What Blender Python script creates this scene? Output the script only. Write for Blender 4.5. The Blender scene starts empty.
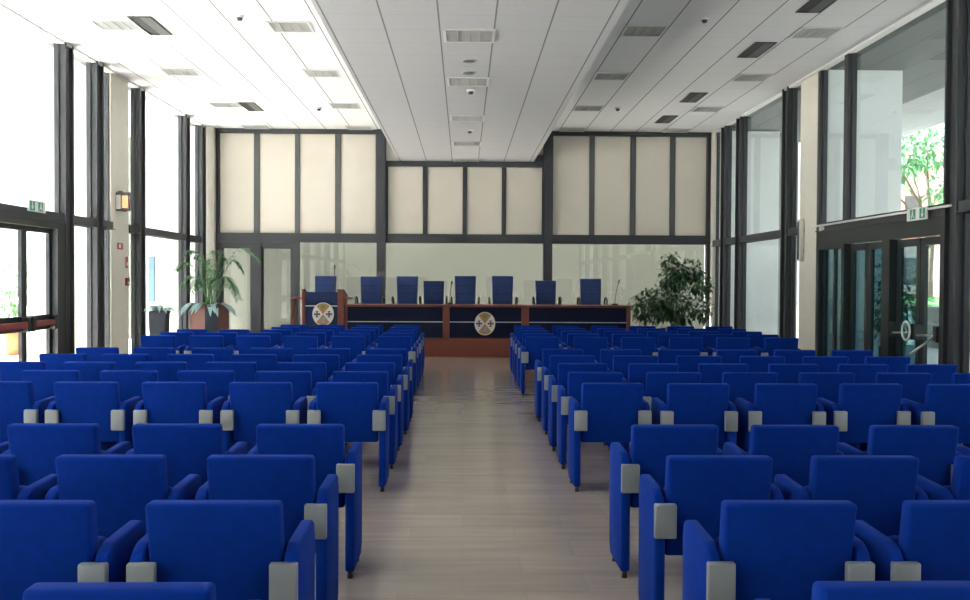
import bpy, bmesh, math, random
from mathutils import Vector, Matrix, Quaternion
PI = math.pi
R = math.radians
random.seed(7)
scene = bpy.context.scene
COL = scene.collection

# ---------------------------------------------------------------- camera
cam_d = bpy.data.cameras.new('camera')
cam = bpy.data.objects.new('camera', cam_d)
COL.objects.link(cam)
scene.camera = cam
cam_d.sensor_width = 36.0
cam_d.lens = 960.0 / 970.0 * 36.0
cam_d.clip_end = 300
YAW, PITCH, ROLL = R(1.281), R(-1.151), R(0.301)
f = Vector((math.sin(YAW) * math.cos(PITCH), math.cos(YAW) * math.cos(PITCH), math.sin(PITCH)))
r0 = Vector((math.cos(YAW), -math.sin(YAW), 0))
u0 = r0.cross(f)
rt = math.cos(ROLL) * r0 + math.sin(ROLL) * u0
up = -math.sin(ROLL) * r0 + math.cos(ROLL) * u0
M = Matrix((rt, up, -f)).transposed().to_4x4()
M.translation = Vector((0, 0, 1.470))
cam.matrix_world = M

# ---------------------------------------------------------------- world, sun, exposure
world = bpy.data.worlds.new('sky')
scene.world = world
world.use_nodes = True
nt = world.node_tree
nt.nodes.clear()
wo = nt.nodes.new('ShaderNodeOutputWorld')
bg = nt.nodes.new('ShaderNodeBackground')
tc = nt.nodes.new('ShaderNodeTexCoord')
no = nt.nodes.new('ShaderNodeTexNoise')
no.inputs['Scale'].default_value = 2.2
no.inputs['Detail'].default_value = 4
cr = nt.nodes.new('ShaderNodeValToRGB')
cr.color_ramp.elements[0].position = 0.35
cr.color_ramp.elements[0].color = (0.80, 0.90, 1.0, 1)
cr.color_ramp.elements[1].position = 0.65
cr.color_ramp.elements[1].color = (1.0, 1.0, 1.0, 1)
nt.links.new(tc.outputs['Generated'], no.inputs['Vector'])
nt.links.new(no.outputs['Fac'], cr.inputs['Fac'])
nt.links.new(cr.outputs['Color'], bg.inputs['Color'])
nt.links.new(bg.outputs['Background'], wo.inputs['Surface'])
bg.inputs['Strength'].default_value = 1.35

sun_d = bpy.data.lights.new('sun', 'SUN')
sun_d.energy = 25.0
sun_d.angle = R(3)
sun_d.color = (1.0, 0.965, 0.93)
sun = bpy.data.objects.new('sun', sun_d)
COL.objects.link(sun)
SD = Vector((math.cos(R(51)) * 0.97, math.cos(R(51)) * -0.24, -math.sin(R(51))))
sun.rotation_mode = 'QUATERNION'
sun.rotation_quaternion = SD.to_track_quat('-Z', 'Y')
sun.location = (-20, 5, 20)

vs = scene.view_settings
vs.view_transform = 'Standard'
vs.look = 'None'
vs.gamma = 1.0
vs.use_curve_mapping = False
vs.exposure = 1.4
cy = scene.cycles
cy.use_denoising = True
cy.max_bounces = 10
cy.diffuse_bounces = 5
cy.glossy_bounces = 4
cy.transparent_max_bounces = 24
cy.sample_clamp_indirect = 8
cy.caustics_reflective = False
cy.caustics_refractive = False

# ---------------------------------------------------------------- materials
def mat(name, col, rough=0.6, metal=0.0, spec=0.5, noise=0.0, nscale=8.0, sheen=0.0, bump=0.0, bscale=200.0, emis=None, estr=0.0, trans=0.0):
    m = bpy.data.materials.new(name)
    m.use_nodes = True
    t = m.node_tree
    b = t.nodes['Principled BSDF']
    b.inputs['Base Color'].default_value = (*col, 1)
    b.inputs['Roughness'].default_value = rough
    b.inputs['Metallic'].default_value = metal
    b.inputs['Specular IOR Level'].default_value = spec
    if sheen:
        b.inputs['Sheen Weight'].default_value = sheen
        b.inputs['Sheen Roughness'].default_value = 0.4
        b.inputs['Sheen Tint'].default_value = (min(1, col[0] * 4 + .2), min(1, col[1] * 3 + .3), 1, 1)
    tcn = t.nodes.new('ShaderNodeTexCoord')
    if noise:
        n = t.nodes.new('ShaderNodeTexNoise')
        n.inputs['Scale'].default_value = nscale
        n.inputs['Detail'].default_value = 5
        t.links.new(tcn.outputs['Object'], n.inputs['Vector'])
        mx = t.nodes.new('ShaderNodeMix')
        mx.data_type = 'RGBA'
        mx.inputs[6].default_value = (*[c * (1 - noise) for c in col], 1)
        mx.inputs[7].default_value = (*[min(1, c * (1 + noise)) for c in col], 1)
        t.links.new(n.outputs['Fac'], mx.inputs[0])
        t.links.new(mx.outputs[2], b.inputs['Base Color'])
    if bump:
        n2 = t.nodes.new('ShaderNodeTexNoise')
        n2.inputs['Scale'].default_value = bscale
        t.links.new(tcn.outputs['Object'], n2.inputs['Vector'])
        bp = t.nodes.new('ShaderNodeBump')
        bp.inputs['Strength'].default_value = bump
        bp.inputs['Distance'].default_value = 0.002
        t.links.new(n2.outputs['Fac'], bp.inputs['Height'])
        t.links.new(bp.outputs['Normal'], b.inputs['Normal'])
    if emis:
        b.inputs['Emission Color'].default_value = (*emis, 1)
        b.inputs['Emission Strength'].default_value = estr
    return m

def glass(name, tint, refl=0.5, base=0.04):
    m = bpy.data.materials.new(name)
    m.use_nodes = True
    t = m.node_tree
    t.nodes.clear()
    o = t.nodes.new('ShaderNodeOutputMaterial')
    mx = t.nodes.new('ShaderNodeMixShader')
    tr = t.nodes.new('ShaderNodeBsdfTransparent')
    tr.inputs['Color'].default_value = (*tint, 1)
    gl = t.nodes.new('ShaderNodeBsdfGlossy')
    gl.inputs['Roughness'].default_value = 0.01
    gl.inputs['Color'].default_value = (0.94, 1.0, 0.98, 1)
    lw = t.nodes.new('ShaderNodeLayerWeight')
    lw.inputs['Blend'].default_value = 0.5
    pw = t.nodes.new('ShaderNodeMath')
    pw.operation = 'POWER'
    pw.inputs[1].default_value = 4.0
    ma = t.nodes.new('ShaderNodeMath')
    ma.operation = 'MULTIPLY_ADD'
    ma.inputs[1].default_value = refl
    ma.inputs[2].default_value = base
    t.links.new(lw.outputs['Facing'], pw.inputs[0])
    t.links.new(pw.outputs[0], ma.inputs[0])
    t.links.new(ma.outputs[0], mx.inputs['Fac'])
    t.links.new(tr.outputs[0], mx.inputs[1])
    t.links.new(gl.outputs[0], mx.inputs[2])
    t.links.new(mx.outputs[0], o.inputs['Surface'])
    return m

def line_node(t, src, offset, pitch, width):
    """1 inside a thin line repeated every pitch, else 0"""
    a = t.nodes.new('ShaderNodeMath'); a.operation = 'ADD'; a.inputs[1].default_value = -offset + 100 * pitch
    t.links.new(src, a.inputs[0])
    d = t.nodes.new('ShaderNodeMath'); d.operation = 'MODULO'; d.inputs[1].default_value = pitch
    t.links.new(a.outputs[0], d.inputs[0])
    c = t.nodes.new('ShaderNodeMath'); c.operation = 'LESS_THAN'; c.inputs[1].default_value = width
    t.links.new(d.outputs[0], c.inputs[0])
    return c.outputs[0]

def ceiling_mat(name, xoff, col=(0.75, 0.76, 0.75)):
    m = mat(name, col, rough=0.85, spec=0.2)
    t = m.node_tree
    b = t.nodes['Principled BSDF']
    tcn = t.nodes.new('ShaderNodeTexCoord')
    sp = t.nodes.new('ShaderNodeSeparateXYZ')
    t.links.new(tcn.outputs['Object'], sp.inputs[0])
    lx = line_node(t, sp.outputs['X'], xoff, 0.6, 0.018)
    ly = line_node(t, sp.outputs['Y'], 13.08, 0.6, 0.012)
    n = t.nodes.new('ShaderNodeTexNoise'); n.inputs['Scale'].default_value = 60; n.inputs['Detail'].default_value = 3
    t.links.new(tcn.outputs['Object'], n.inputs['Vector'])
    m0 = t.nodes.new('ShaderNodeMix'); m0.data_type = 'RGBA'
    m0.inputs[6].default_value = (*[c * 0.96 for c in col], 1); m0.inputs[7].default_value = (*col, 1)
    t.links.new(n.outputs['Fac'], m0.inputs[0])
    m1 = t.nodes.new('ShaderNodeMix'); m1.data_type = 'RGBA'
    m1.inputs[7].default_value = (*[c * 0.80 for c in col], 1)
    t.links.new(ly, m1.inputs[0]); t.links.new(m0.outputs[2], m1.inputs[6])
    m2 = t.nodes.new('ShaderNodeMix'); m2.data_type = 'RGBA'
    m2.inputs[7].default_value = (0.20, 0.20, 0.20, 1)
    t.links.new(lx, m2.inputs[0]); t.links.new(m1.outputs[2], m2.inputs[6])
    t.links.new(m2.outputs[2], b.inputs['Base Color'])
    return m

def floor_mat():
    m = mat('polished_travertine', (0.50, 0.43, 0.36), rough=0.17, spec=0.5)
    t = m.node_tree
    b = t.nodes['Principled BSDF']
    tcn = t.nodes.new('ShaderNodeTexCoord')
    sp = t.nodes.new('ShaderNodeSeparateXYZ')
    t.links.new(tcn.outputs['Object'], sp.inputs[0])
    br = t.nodes.new('ShaderNodeTexBrick')
    br.inputs['Scale'].default_value = 1.0
    br.inputs['Brick Width'].default_value = 0.6
    br.inputs['Row Height'].default_value = 0.3
    br.inputs['Mortar Size'].default_value = 0.003
    br.inputs['Color1'].default_value = (0.335, 0.285, 0.245, 1)
    br.inputs['Color2'].default_value = (0.375, 0.32, 0.275, 1)
    br.inputs['Mortar'].default_value = (0.315, 0.27, 0.23, 1)
    t.links.new(tcn.outputs['Object'], br.inputs['Vector'])
    mp = t.nodes.new('ShaderNodeMapping'); mp.inputs['Scale'].default_value = (0.6, 6, 1)
    t.links.new(tcn.outputs['Object'], mp.inputs[0])
    n = t.nodes.new('ShaderNodeTexNoise'); n.inputs['Scale'].default_value = 2.0; n.inputs['Detail'].default_value = 6
    t.links.new(mp.outputs[0], n.inputs['Vector'])
    mx = t.nodes.new('ShaderNodeMix'); mx.data_type = 'RGBA'; mx.blend_type = 'MULTIPLY'; mx.inputs[0].default_value = 0.6
    rp = t.nodes.new('ShaderNodeValToRGB')
    rp.color_ramp.elements[0].color = (0.68, 0.66, 0.64, 1); rp.color_ramp.elements[0].position = 0.3
    rp.color_ramp.elements[1].color = (1, 1, 1, 1); rp.color_ramp.elements[1].position = 0.7
    t.links.new(n.outputs['Fac'], rp.inputs[0])
    t.links.new(br.outputs['Color'], mx.inputs[6]); t.links.new(rp.outputs[0], mx.inputs[7])
    t.links.new(mx.outputs[2], b.inputs['Base Color'])
    n3 = t.nodes.new('ShaderNodeTexNoise'); n3.inputs['Scale'].default_value = 5.0
    t.links.new(tcn.outputs['Object'], n3.inputs['Vector'])
    bp = t.nodes.new('ShaderNodeBump'); bp.inputs['Strength'].default_value = 0.04; bp.inputs['Distance'].default_value = 0.002
    t.links.new(n3.outputs['Fac'], bp.inputs['Height']); t.links.new(bp.outputs[0], b.inputs['Normal'])
    return m

def wood(name, c1, c2, rough=0.4, scale=(1, 14, 14)):
    m = mat(name, c1, rough=rough)
    t = m.node_tree
    b = t.nodes['Principled BSDF']
    tcn = t.nodes.new('ShaderNodeTexCoord')
    mp = t.nodes.new('ShaderNodeMapping'); mp.inputs['Scale'].default_value = scale
    n = t.nodes.new('ShaderNodeTexNoise'); n.inputs['Scale'].default_value = 3; n.inputs['Detail'].default_value = 6
    mx = t.nodes.new('ShaderNodeMix'); mx.data_type = 'RGBA'
    mx.inputs[6].default_value = (*c1, 1); mx.inputs[7].default_value = (*c2, 1)
    t.links.new(tcn.outputs['Object'], mp.inputs[0]); t.links.new(mp.outputs[0], n.inputs['Vector'])
    t.links.new(n.outputs['Fac'], mx.inputs[0]); t.links.new(mx.outputs[2], b.inputs['Base Color'])
    return m

BLUE = mat('blue_wool_fabric', (0.0014, 0.025, 0.225), rough=0.9, spec=0.08, noise=0.18, nscale=25, sheen=0.10, bump=0.4, bscale=350)
STAGEBLUE = mat('slate_blue_fabric', (0.032, 0.055, 0.150), rough=0.85, spec=0.1, noise=0.15, nscale=18, sheen=0.06)
NAVY = mat('navy_panel_cloth', (0.006, 0.010, 0.030), rough=0.75, spec=0.15, noise=0.15, nscale=10)
ALU = mat('grey_painted_metal', (0.22, 0.245, 0.26), rough=0.42, metal=0.15, noise=0.05)
SILVER = mat('brushed_steel', (0.6, 0.62, 0.62), rough=0.3, metal=0.8)
BLACK = mat('black_plastic', (0.012, 0.012, 0.013), rough=0.5)
STEEL = mat('dark_grey_painted_steel', (0.037, 0.041, 0.046), rough=0.45, spec=0.4, noise=0.12, nscale=3)
DOORST = mat('dark_green_grey_door_frame', (0.010, 0.016, 0.017), rough=0.4)
STRIP = mat('grey_aluminium_strip', (0.09, 0.095, 0.095), rough=0.45, metal=0.2)
CREAM = mat('cream_panel_cloth', (0.64, 0.60, 0.515), rough=0.85, spec=0.15, noise=0.04, nscale=2)
PLASTER = mat('warm_white_plaster', (0.66, 0.64, 0.57), rough=0.9, spec=0.1, noise=0.04, nscale=3)
COLMAT = mat('pale_concrete_column', (0.62, 0.60, 0.52), rough=0.85, spec=0.15, noise=0.06, nscale=4)
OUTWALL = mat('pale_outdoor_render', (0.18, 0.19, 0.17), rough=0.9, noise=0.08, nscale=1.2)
FINMAT = mat('pale_concrete_fin', (0.62, 0.64, 0.58), rough=0.9, noise=0.08, nscale=1.5)
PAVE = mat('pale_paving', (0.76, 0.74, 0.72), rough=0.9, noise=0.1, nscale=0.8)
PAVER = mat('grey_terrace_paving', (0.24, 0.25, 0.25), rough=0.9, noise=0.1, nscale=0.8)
CANOPYR = mat('dark_grey_canopy_inner', (0.12, 0.14, 0.135), rough=0.8, noise=0.08, nscale=1)  # inner strip of the right canopy, darker than its outer edge
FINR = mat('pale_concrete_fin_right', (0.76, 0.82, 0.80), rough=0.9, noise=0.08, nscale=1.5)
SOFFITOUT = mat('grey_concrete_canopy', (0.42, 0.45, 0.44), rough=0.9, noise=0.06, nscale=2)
CEIL_L = ceiling_mat('white_ceiling_tiles', 2.19)
CEIL_R = CEIL_L
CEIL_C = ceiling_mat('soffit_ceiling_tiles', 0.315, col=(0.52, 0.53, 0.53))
FLOOR = floor_mat()
WOODR = wood('reddish_brown_wood', (0.12, 0.024, 0.012), (0.17, 0.038, 0.019))
WOODO = wood('orange_brown_wood', (0.13, 0.034, 0.017), (0.18, 0.05, 0.024))
GLASS = glass('clear_window_glass', (0.97, 0.98, 0.978), refl=0.45, base=0.03)
GLASSB = glass('rear_wall_glass', (0.94, 0.95, 0.93), refl=0.4, base=0.04)
GLASSD = glass('tinted_door_glass', (0.34, 0.50, 0.54), refl=0.5, base=0.07)
GLASSC = glass('clear_door_glass', (0.86, 0.96, 0.97), refl=0.4, base=0.04)
LAMPW = mat('white_lamp_housing', (0.62, 0.62, 0.60), rough=0.5)
LOUV = mat('lamp_louver_metal', (0.46, 0.47, 0.45), rough=0.4, metal=0.2)
VENT = mat('dark_vent_slot', (0.03, 0.032, 0.032), rough=0.6)
VENTL = mat('grey_vent_blade', (0.16, 0.17, 0.165), rough=0.5)
WHITEP = mat('white_plastic', (0.75, 0.75, 0.72), rough=0.45)
GREENP = mat('sign_green', (0.03, 0.30, 0.16), rough=0.5)
REDP = mat('red_plastic', (0.20, 0.025, 0.028), rough=0.45)
REDS = mat('faded_red_label', (0.38, 0.10, 0.10), rough=0.6)
ORANGE = mat('lit_orange_panel', (0.8, 0.25, 0.12), rough=0.5, emis=(1.0, 0.32, 0.14), estr=0.55)
LEAF1 = mat('palm_leaf_green', (0.05, 0.16, 0.06), rough=0.45, noise=0.35, nscale=6)
LEAF2 = mat('pale_glossy_leaf', (0.27, 0.43, 0.42), rough=0.3, noise=0.3, nscale=6)
LEAF3 = mat('ficus_leaf_green', (0.035, 0.10, 0.035), rough=0.5, noise=0.5, nscale=5)
LEAF4 = mat('garden_leaf_green', (0.11, 0.30, 0.10), rough=0.6, noise=0.4, nscale=2)
LEAF5 = mat('pale_garden_leaf', (0.10, 0.27, 0.12), rough=0.6, noise=0.3, nscale=2)
PODB = mat('podium_blue_cloth', (0.020, 0.034, 0.095), rough=0.8, spec=0.1)
BARK = mat('grey_brown_bark', (0.13, 0.10, 0.07), rough=0.9, noise=0.3, nscale=10)
SOIL = mat('dark_soil', (0.05, 0.035, 0.025), rough=1.0)
POTD = mat('dark_slate_pot', (0.035, 0.045, 0.065), rough=0.6)
TERRA = mat('terracotta', (0.55, 0.18, 0.07), rough=0.8, noise=0.1)
EMW = mat('emblem_white', (0.62, 0.60, 0.56), rough=0.5)
EMO = mat('emblem_orange', (0.42, 0.19, 0.07), rough=0.5)
EMG = mat('emblem_green', (0.12, 0.24, 0.06), rough=0.5)
EMC = mat('emblem_cyan', (0.04, 0.42, 0.55), rough=0.5)
EMK = mat('emblem_dark', (0.05, 0.05, 0.06), rough=0.5)
PEACH = mat('pink_plaster', (0.75, 0.45, 0.36), rough=0.9, noise=0.05)
BLUESIGN = mat('blue_enamel_sign', (0.10, 0.20, 0.34), rough=0.5, noise=0.3, nscale=9)

# ---------------------------------------------------------------- mesh helpers
def box(bm, x0, x1, y0, y1, z0, z1, rot=None, pivot=None):
    vs_ = [Vector((x, y, z)) for z in (z0, z1) for (x, y) in ((x0, y0), (x1, y0), (x1, y1), (x0, y1))]
    if rot is not None:
        p = Vector(pivot) if pivot is not None else Vector(((x0 + x1) / 2, (y0 + y1) / 2, (z0 + z1) / 2))
        vs_ = [rot @ (v - p) + p for v in vs_]
    v = [bm.verts.new(q) for q in vs_]
    for q in ((3, 2, 1, 0), (4, 5, 6, 7), (0, 1, 5, 4), (1, 2, 6, 5), (2, 3, 7, 6), (3, 0, 4, 7)):
        bm.faces.new([v[i] for i in q])
    return v

def rbox(bm, x0, x1, y0, y1, z0, z1, r=0.02, seg=3, shear_y=0.0, taper=1.0):
    """box with rounded edges; shear_y shifts the bottom forward, taper narrows the bottom"""
    b2 = bmesh.new()
    box(b2, x0, x1, y0, y1, z0, z1)
    bmesh.ops.bevel(b2, geom=list(b2.edges), offset=r, segments=seg, profile=0.5, affect='EDGES')
    cx = (x0 + x1) / 2
    for v in b2.verts:
        k = (z1 - v.co.z) / max(1e-6, z1 - z0)
        v.co.y += shear_y * k
        v.co.x = cx + (v.co.x - cx) * (1 + (taper - 1) * k)
    merge(bm, b2)

def merge(bm, b2):
    mp = {v: bm.verts.new(v.co) for v in b2.verts}
    for fc in b2.faces:
        try:
            nf = bm.faces.new([mp[v] for v in fc.verts]); nf.smooth = fc.smooth
        except ValueError:
            pass
    b2.free()

def prism(bm, pts, axis, a0, a1, bevel=0.0, seg=2):
    """polygon pts extruded along axis ('x': pts are (y,z); 'y': (x,z); 'z': (x,y))"""
    b2 = bmesh.new()
    def V(p, a):
        return {'x': Vector((a, p[0], p[1])), 'y': Vector((p[0], a, p[1])), 'z': Vector((p[0], p[1], a))}[axis]
    A = [b2.verts.new(V(p, a0)) for p in pts]
    B = [b2.verts.new(V(p, a1)) for p in pts]
    n = len(pts)
    b2.faces.new(A[::-1]); b2.faces.new(B)
    for i in range(n):
        b2.faces.new([A[i], A[(i + 1) % n], B[(i + 1) % n], B[i]])
    bmesh.ops.recalc_face_normals(b2, faces=list(b2.faces))
    if bevel:
        bmesh.ops.bevel(b2, geom=list(b2.edges), offset=bevel, segments=seg, profile=0.5, affect='EDGES')
    merge(bm, b2)

def cyl(bm, c, r1, r2, h, n=20, axis='z'):
    """tapered cylinder from c upward (or along axis)"""
    A, B = [], []
    for i in range(n):
        a = 2 * PI * i / n
        ca, sa = math.cos(a), math.sin(a)
        if axis == 'z':
            A.append(bm.verts.new((c[0] + r1 * ca, c[1] + r1 * sa, c[2]))); B.append(bm.verts.new((c[0] + r2 * ca, c[1] + r2 * sa, c[2] + h)))
        elif axis == 'y':
            A.append(bm.verts.new((c[0] + r1 * ca, c[1], c[2] - r1 * sa))); B.append(bm.verts.new((c[0] + r2 * ca, c[1] + h, c[2] - r2 * sa)))
        else:
            A.append(bm.verts.new((c[0], c[1] + r1 * ca, c[2] + r1 * sa))); B.append(bm.verts.new((c[0] + h, c[1] + r2 * ca, c[2] + r2 * sa)))
    bm.faces.new(A[::-1]); bm.faces.new(B)
    for i in range(n):
        q = bm.faces.new([A[i], A[(i + 1) % n], B[(i + 1) % n], B[i]]); q.smooth = True

def tube(bm, pts, r, n=8, r_end=None, closed=False):
    pts = [Vector(p) for p in pts]
    rings = []
    m = len(pts)
    for i, p in enumerate(pts):
        if closed:
            d = pts[(i + 1) % m] - pts[i - 1]
        else:
            d = pts[min(i + 1, m - 1)] - pts[max(i - 1, 0)]
        d.normalize()
        a = d.orthogonal().normalized() if i == 0 else (rings_a - d * rings_a.dot(d)).normalized()
        rings_a = a
        b = d.cross(a)
        rr = r if r_end is None else r + (r_end - r) * i / (m - 1)
        rings.append([bm.verts.new(p + rr * (math.cos(2 * PI * k / n) * a + math.sin(2 * PI * k / n) * b)) for k in range(n)])
    cnt = m if closed else m - 1
    for i in range(cnt):
        A, B = rings[i], rings[(i + 1) % m]
        for k in range(n):
            q = bm.faces.new([A[k], A[(k + 1) % n], B[(k + 1) % n], B[k]]); q.smooth = True
    if not closed:
        bm.faces.new(rings[0][::-1]); bm.faces.new(rings[-1])

def leaf(bm, p, d, length, width, droop=0.0, fold=0.25, seg=3):
    """a pointed leaf of seg segments with a folded midrib"""
    d = Vector(d).normalized()
    side = d.cross(Vector((0, 0, 1)))
    if side.length < 1e-3: side = Vector((1, 0, 0))
    side.normalize()
    nrm = side.cross(d)
    prev = None
    p = Vector(p)
    for i in range(seg + 1):
        k = i / seg
        w = width * math.sin(PI * min(0.97, 0.08 + 0.9 * k)) * 0.5
        q = p + d * length * k + Vector((0, 0, -droop * length * k * k))
        L = bm.verts.new(q + side * w + nrm * w * fold); C = bm.verts.new(q); Rr = bm.verts.new(q - side * w + nrm * w * fold)
        if prev:
            bm.faces.new([prev[0], prev[1], C, L]); bm.faces.new([prev[1], prev[2], Rr, C])
        prev = (L, C, Rr)

def mesh_obj(name, bm, m, parent=None, loc=None, smooth_angle=None):
    me = bpy.data.meshes.new(name)
    bmesh.ops.recalc_face_normals(bm, faces=list(bm.faces)) if len(bm.faces) < 3000 else None
    bm.to_mesh(me); bm.free()
    me.materials.append(m)
    if smooth_angle:
        for p_ in me.polygons: p_.use_smooth = True
        me.set_sharp_from_angle(angle=R(smooth_angle))
    o = bpy.data.objects.new(name, me)
    COL.objects.link(o)
    if parent: o.parent = parent
    if loc: o.location = loc
    return o

def tag(o, label, cat, group=None, kind=None):
    o['label'] = label; o['category'] = cat
    if group: o['group'] = group
    if kind: o['kind'] = kind
    return o

def thing(name, label, cat, loc=(0, 0, 0), rz=0, group=None):
    o = bpy.data.objects.new(name, None)
    o.empty_display_size = 0.1
    COL.objects.link(o)
    o.location = loc; o.rotation_euler = (0, 0, rz)
    return tag(o, label, cat, group)

def struct(name, bm, m, parent=None, label=None, **k):
    o = mesh_obj(name, bm, m, parent, **k)
    if parent is None: o['kind'] = 'structure'
    if label: o['label'] = label
    return o

def sbox(name, m, *b, parent=None, label=None):
    bm = bmesh.new(); box(bm, *b)
    return struct(name, bm, m, parent, label)

def dup(root, loc, rz=None, label=None, group=None):
    r_ = root.copy(); COL.objects.link(r_); r_.location = loc
    if rz is not None: r_.rotation_euler = (0, 0, rz)
    if label: r_['label'] = label
    if group: r_['group'] = group
    for ch in list(root.children):
        c = ch.copy(); COL.objects.link(c); c.parent = r_
        for g in list(ch.children):
            d = g.copy(); COL.objects.link(d); d.parent = c
    return r_

# ---------------------------------------------------------------- room shell
XL, XR, YB, YF, ZC, ZS = -6.0, 5.87, 22.5, -3.5, 4.96, 4.24
sbox('floor', FLOOR, XL - 0.1, XR + 0.1, YF, YB + 0.1, -0.12, 0.0)
sbox('ceiling_left', CEIL_L, XL - 0.02, -1.53, YF, YB, ZC, ZC + 0.12)
o = sbox('ceiling_right', CEIL_R, 1.62, XR + 0.02, YF, YB, ZC, ZC + 0.12)
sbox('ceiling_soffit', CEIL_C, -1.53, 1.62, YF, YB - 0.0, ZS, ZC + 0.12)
sbox('roof', SOFFITOUT, XL - 0.25, XR + 0.25, YF - 0.2, YB + 0.3, ZC + 0.13, ZC + 0.5)
sbox('wall_rear', PLASTER, XL - 0.2, XR + 0.2, YF - 0.2, YF, 0, ZC + 0.12)
# thin white trims where ceiling meets the side glazing
sbox('trim_1', WHITEP, XR - 0.10, XR + 0.02, YF, YB - 0.32, ZC - 0.03, ZC - 0.001)
sbox('trim_2', WHITEP, XL - 0.02, XL + 0.10, YF, YB - 0.32, ZC - 0.03, ZC - 0.001)

# ---- side glazing: list of bays and mullions
ntrim = [10]; nwin = [1]
def mullion(side, y0, t=0.33, d=0.13, z1=ZC, z0=0.0, m=STEEL):
    bm = bmesh.new()
    X = XL if side < 0 else XR
    s = -side  # inward
    def bx(a, b, ya, yb, e=0.06):
        a += e
        xa, xb = sorted((X + s * a, X + s * b)); box(bm, xa, xb, ya, yb, z0, z1)
    if t > 0.25:
        bx(-0.08, d, y0, y0 + 0.045); bx(-0.08, d * 0.55, y0 + 0.045, y0 + t - 0.045); bx(-0.08, d, y0 + t - 0.045, y0 + t)
    else:
        bx(-0.06, d, y0, y0 + t, 0.04)
    o = struct('trim_%d' % ntrim[0], bm, m); ntrim[0] += 1
    return o

def bay(side, y0, y1, lower=True, upper=True, gm=None):
    """one glazed bay: a thin frame with an upper and a lower pane"""
    gm = gm or GLASS
    X = XL if side < 0 else XR
    s = -side
    xa, xb = sorted((X - s * 0.05, X + s * 0.02))
    bm = bmesh.new(); w = 0.03
    z0 = 0.0 if lower else 2.43
    box(bm, xa, xb, y0, y0 + w, z0, ZC - 0.001); box(bm, xa, xb, y1 - w, y1, z0, ZC - 0.001)
    if lower: box(bm, xa, xb, y0 + w, y1 - w, 0, 0.08)
    fr = struct('window_%d' % nwin[0], bm, STEEL); nwin[0] += 1
    gx = (xa + xb) / 2
    bm = bmesh.new(); box(bm, gx - 0.004, gx + 0.004, y0 + w, y1 - w, 2.43, ZC - 0.001)
    mesh_obj('pane', bm, gm, fr)
    if lower:
        bm = bmesh.new(); box(bm, gx - 0.004, gx + 0.004, y0 + w, y1 - w, 0.08, 2.29)
        mesh_obj('pane', bm, gm, fr)
    return fr

def rail(side, y0, y1, z0=2.29, z1=2.43, d=0.09):
    X = XL if side < 0 else XR
    s = -side
    bm = bmesh.new()
    xa, xb = sorted((X - s * 0.06, X + s * d)); box(bm, xa, xb, y0, y1, z0, z1)
    xa, xb = sorted((X - s * 0.06, X + s * (d + 0.035))); box(bm, xa, xb, y0, y1, z0, z0 + 0.02)
    struct('trim_%d' % ntrim[0], bm, STEEL); ntrim[0] += 1

def column(name, side, y0, y1, d=0.05, out=1.35):
    """structural column running through the facade as an outdoor fin"""
    X = XL if side < 0 else XR
    s = -side
    bm = bmesh.new()
    if d > 0:
        xa, xb = sorted((X - s * 0.10, X + s * d)); box(bm, xa, xb, y0, y1, 0, ZC - 0.001)
        struct(name, bm, COLMAT)
    bm = bmesh.new()
    xa, xb = sorted((X - s * out, X - s * 0.101)); box(bm, xa, xb, y0, y1, 0, ZC + 0.01)
    return struct('outdoor_fin_' + ('left' if side < 0 else 'right'), bm, FINMAT if side < 0 else FINR)

# left
for y0, t, d in ((14.37, 0.31, 0.11), (15.58, 0.31, 0.11), (17.63, 0.31, 0.11), (20.53, 0.31, 0.11), (21.80, 0.31, 0.11), (10.6, 0.31, 0.11), (8.0, 0.31, 0.11), (5.2, 0.31, 0.11), (2.4, 0.31, 0.11), (-0.4, 0.31, 0.11)):
    mullion(-1, y0, t, d)
column('column_left', -1, 16.35, 17.20)
for y0, y1, lo in ((14.70, 15.58, True), (15.91, 16.35, True), (17.20, 17.63, True), (17.96, 20.53, True), (20.86, 21.80, True), (10.93, 14.37, False), (8.33, 10.6, True), (5.53, 8.0, True), (2.73, 5.2, True), (-0.07, 2.4, True), (-3.5, -0.4, True)):
    bay(-1, y0, y1, lo)
for a, b in ((14.70, 15.58), (17.20, 17.63), (17.96, 20.53), (20.86, 21.80), (10.93, 14.37), (8.33, 10.6), (5.53, 8.0), (2.73, 5.2), (-0.07, 2.4), (-3.5, -0.4), (15.91, 16.35)):
    rail(-1, a, b)
# right
for y0, t, d in ((11.12, 0.30, 0.12), (14.44, 0.14, 0.08), (15.60, 0.12, 0.06), (17.04, 0.30, 0.12), (20.02, 0.33, 0.10), (21.20, 0.33, 0.10), (8.0, 0.33, 0.13), (5.2, 0.33, 0.13), (2.4, 0.33, 0.13), (-0.4, 0.33, 0.13)):
    mullion(1, y0, t, d, z0=2.43 if y0 in (14.44,) else 0)
column('column_right', 1, 15.74, 16.55)
for y0, y1, lo in ((11.42, 14.44, False), (14.58, 15.60, False), (16.55, 17.04, True), (17.34, 20.02, True), (20.35, 21.20, True), (21.53, 22.2, True), (8.33, 11.12, True), (5.53, 8.0, True), (2.73, 5.2, True), (-0.07, 2.4, True), (-3.5, -0.4, True)):
    bay(1, y0, y1, lo)
for a, b in ((11.42, 15.60), (16.55, 17.04), (17.34, 20.02), (20.35, 21.20), (21.53, 22.2), (8.33, 11.12), (5.53, 8.0), (2.73, 5.2), (-0.07, 2.4), (-3.5, -0.4)):
    rail(1, a, b)
# corner piers at the back wall with fins outside
column('wall_corner_left', -1, 22.2, 22.9, d=0.25, out=1.30)
column('wall_corner_right', 1, 22.2, 22.9, d=0.10, out=1.45)

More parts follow.
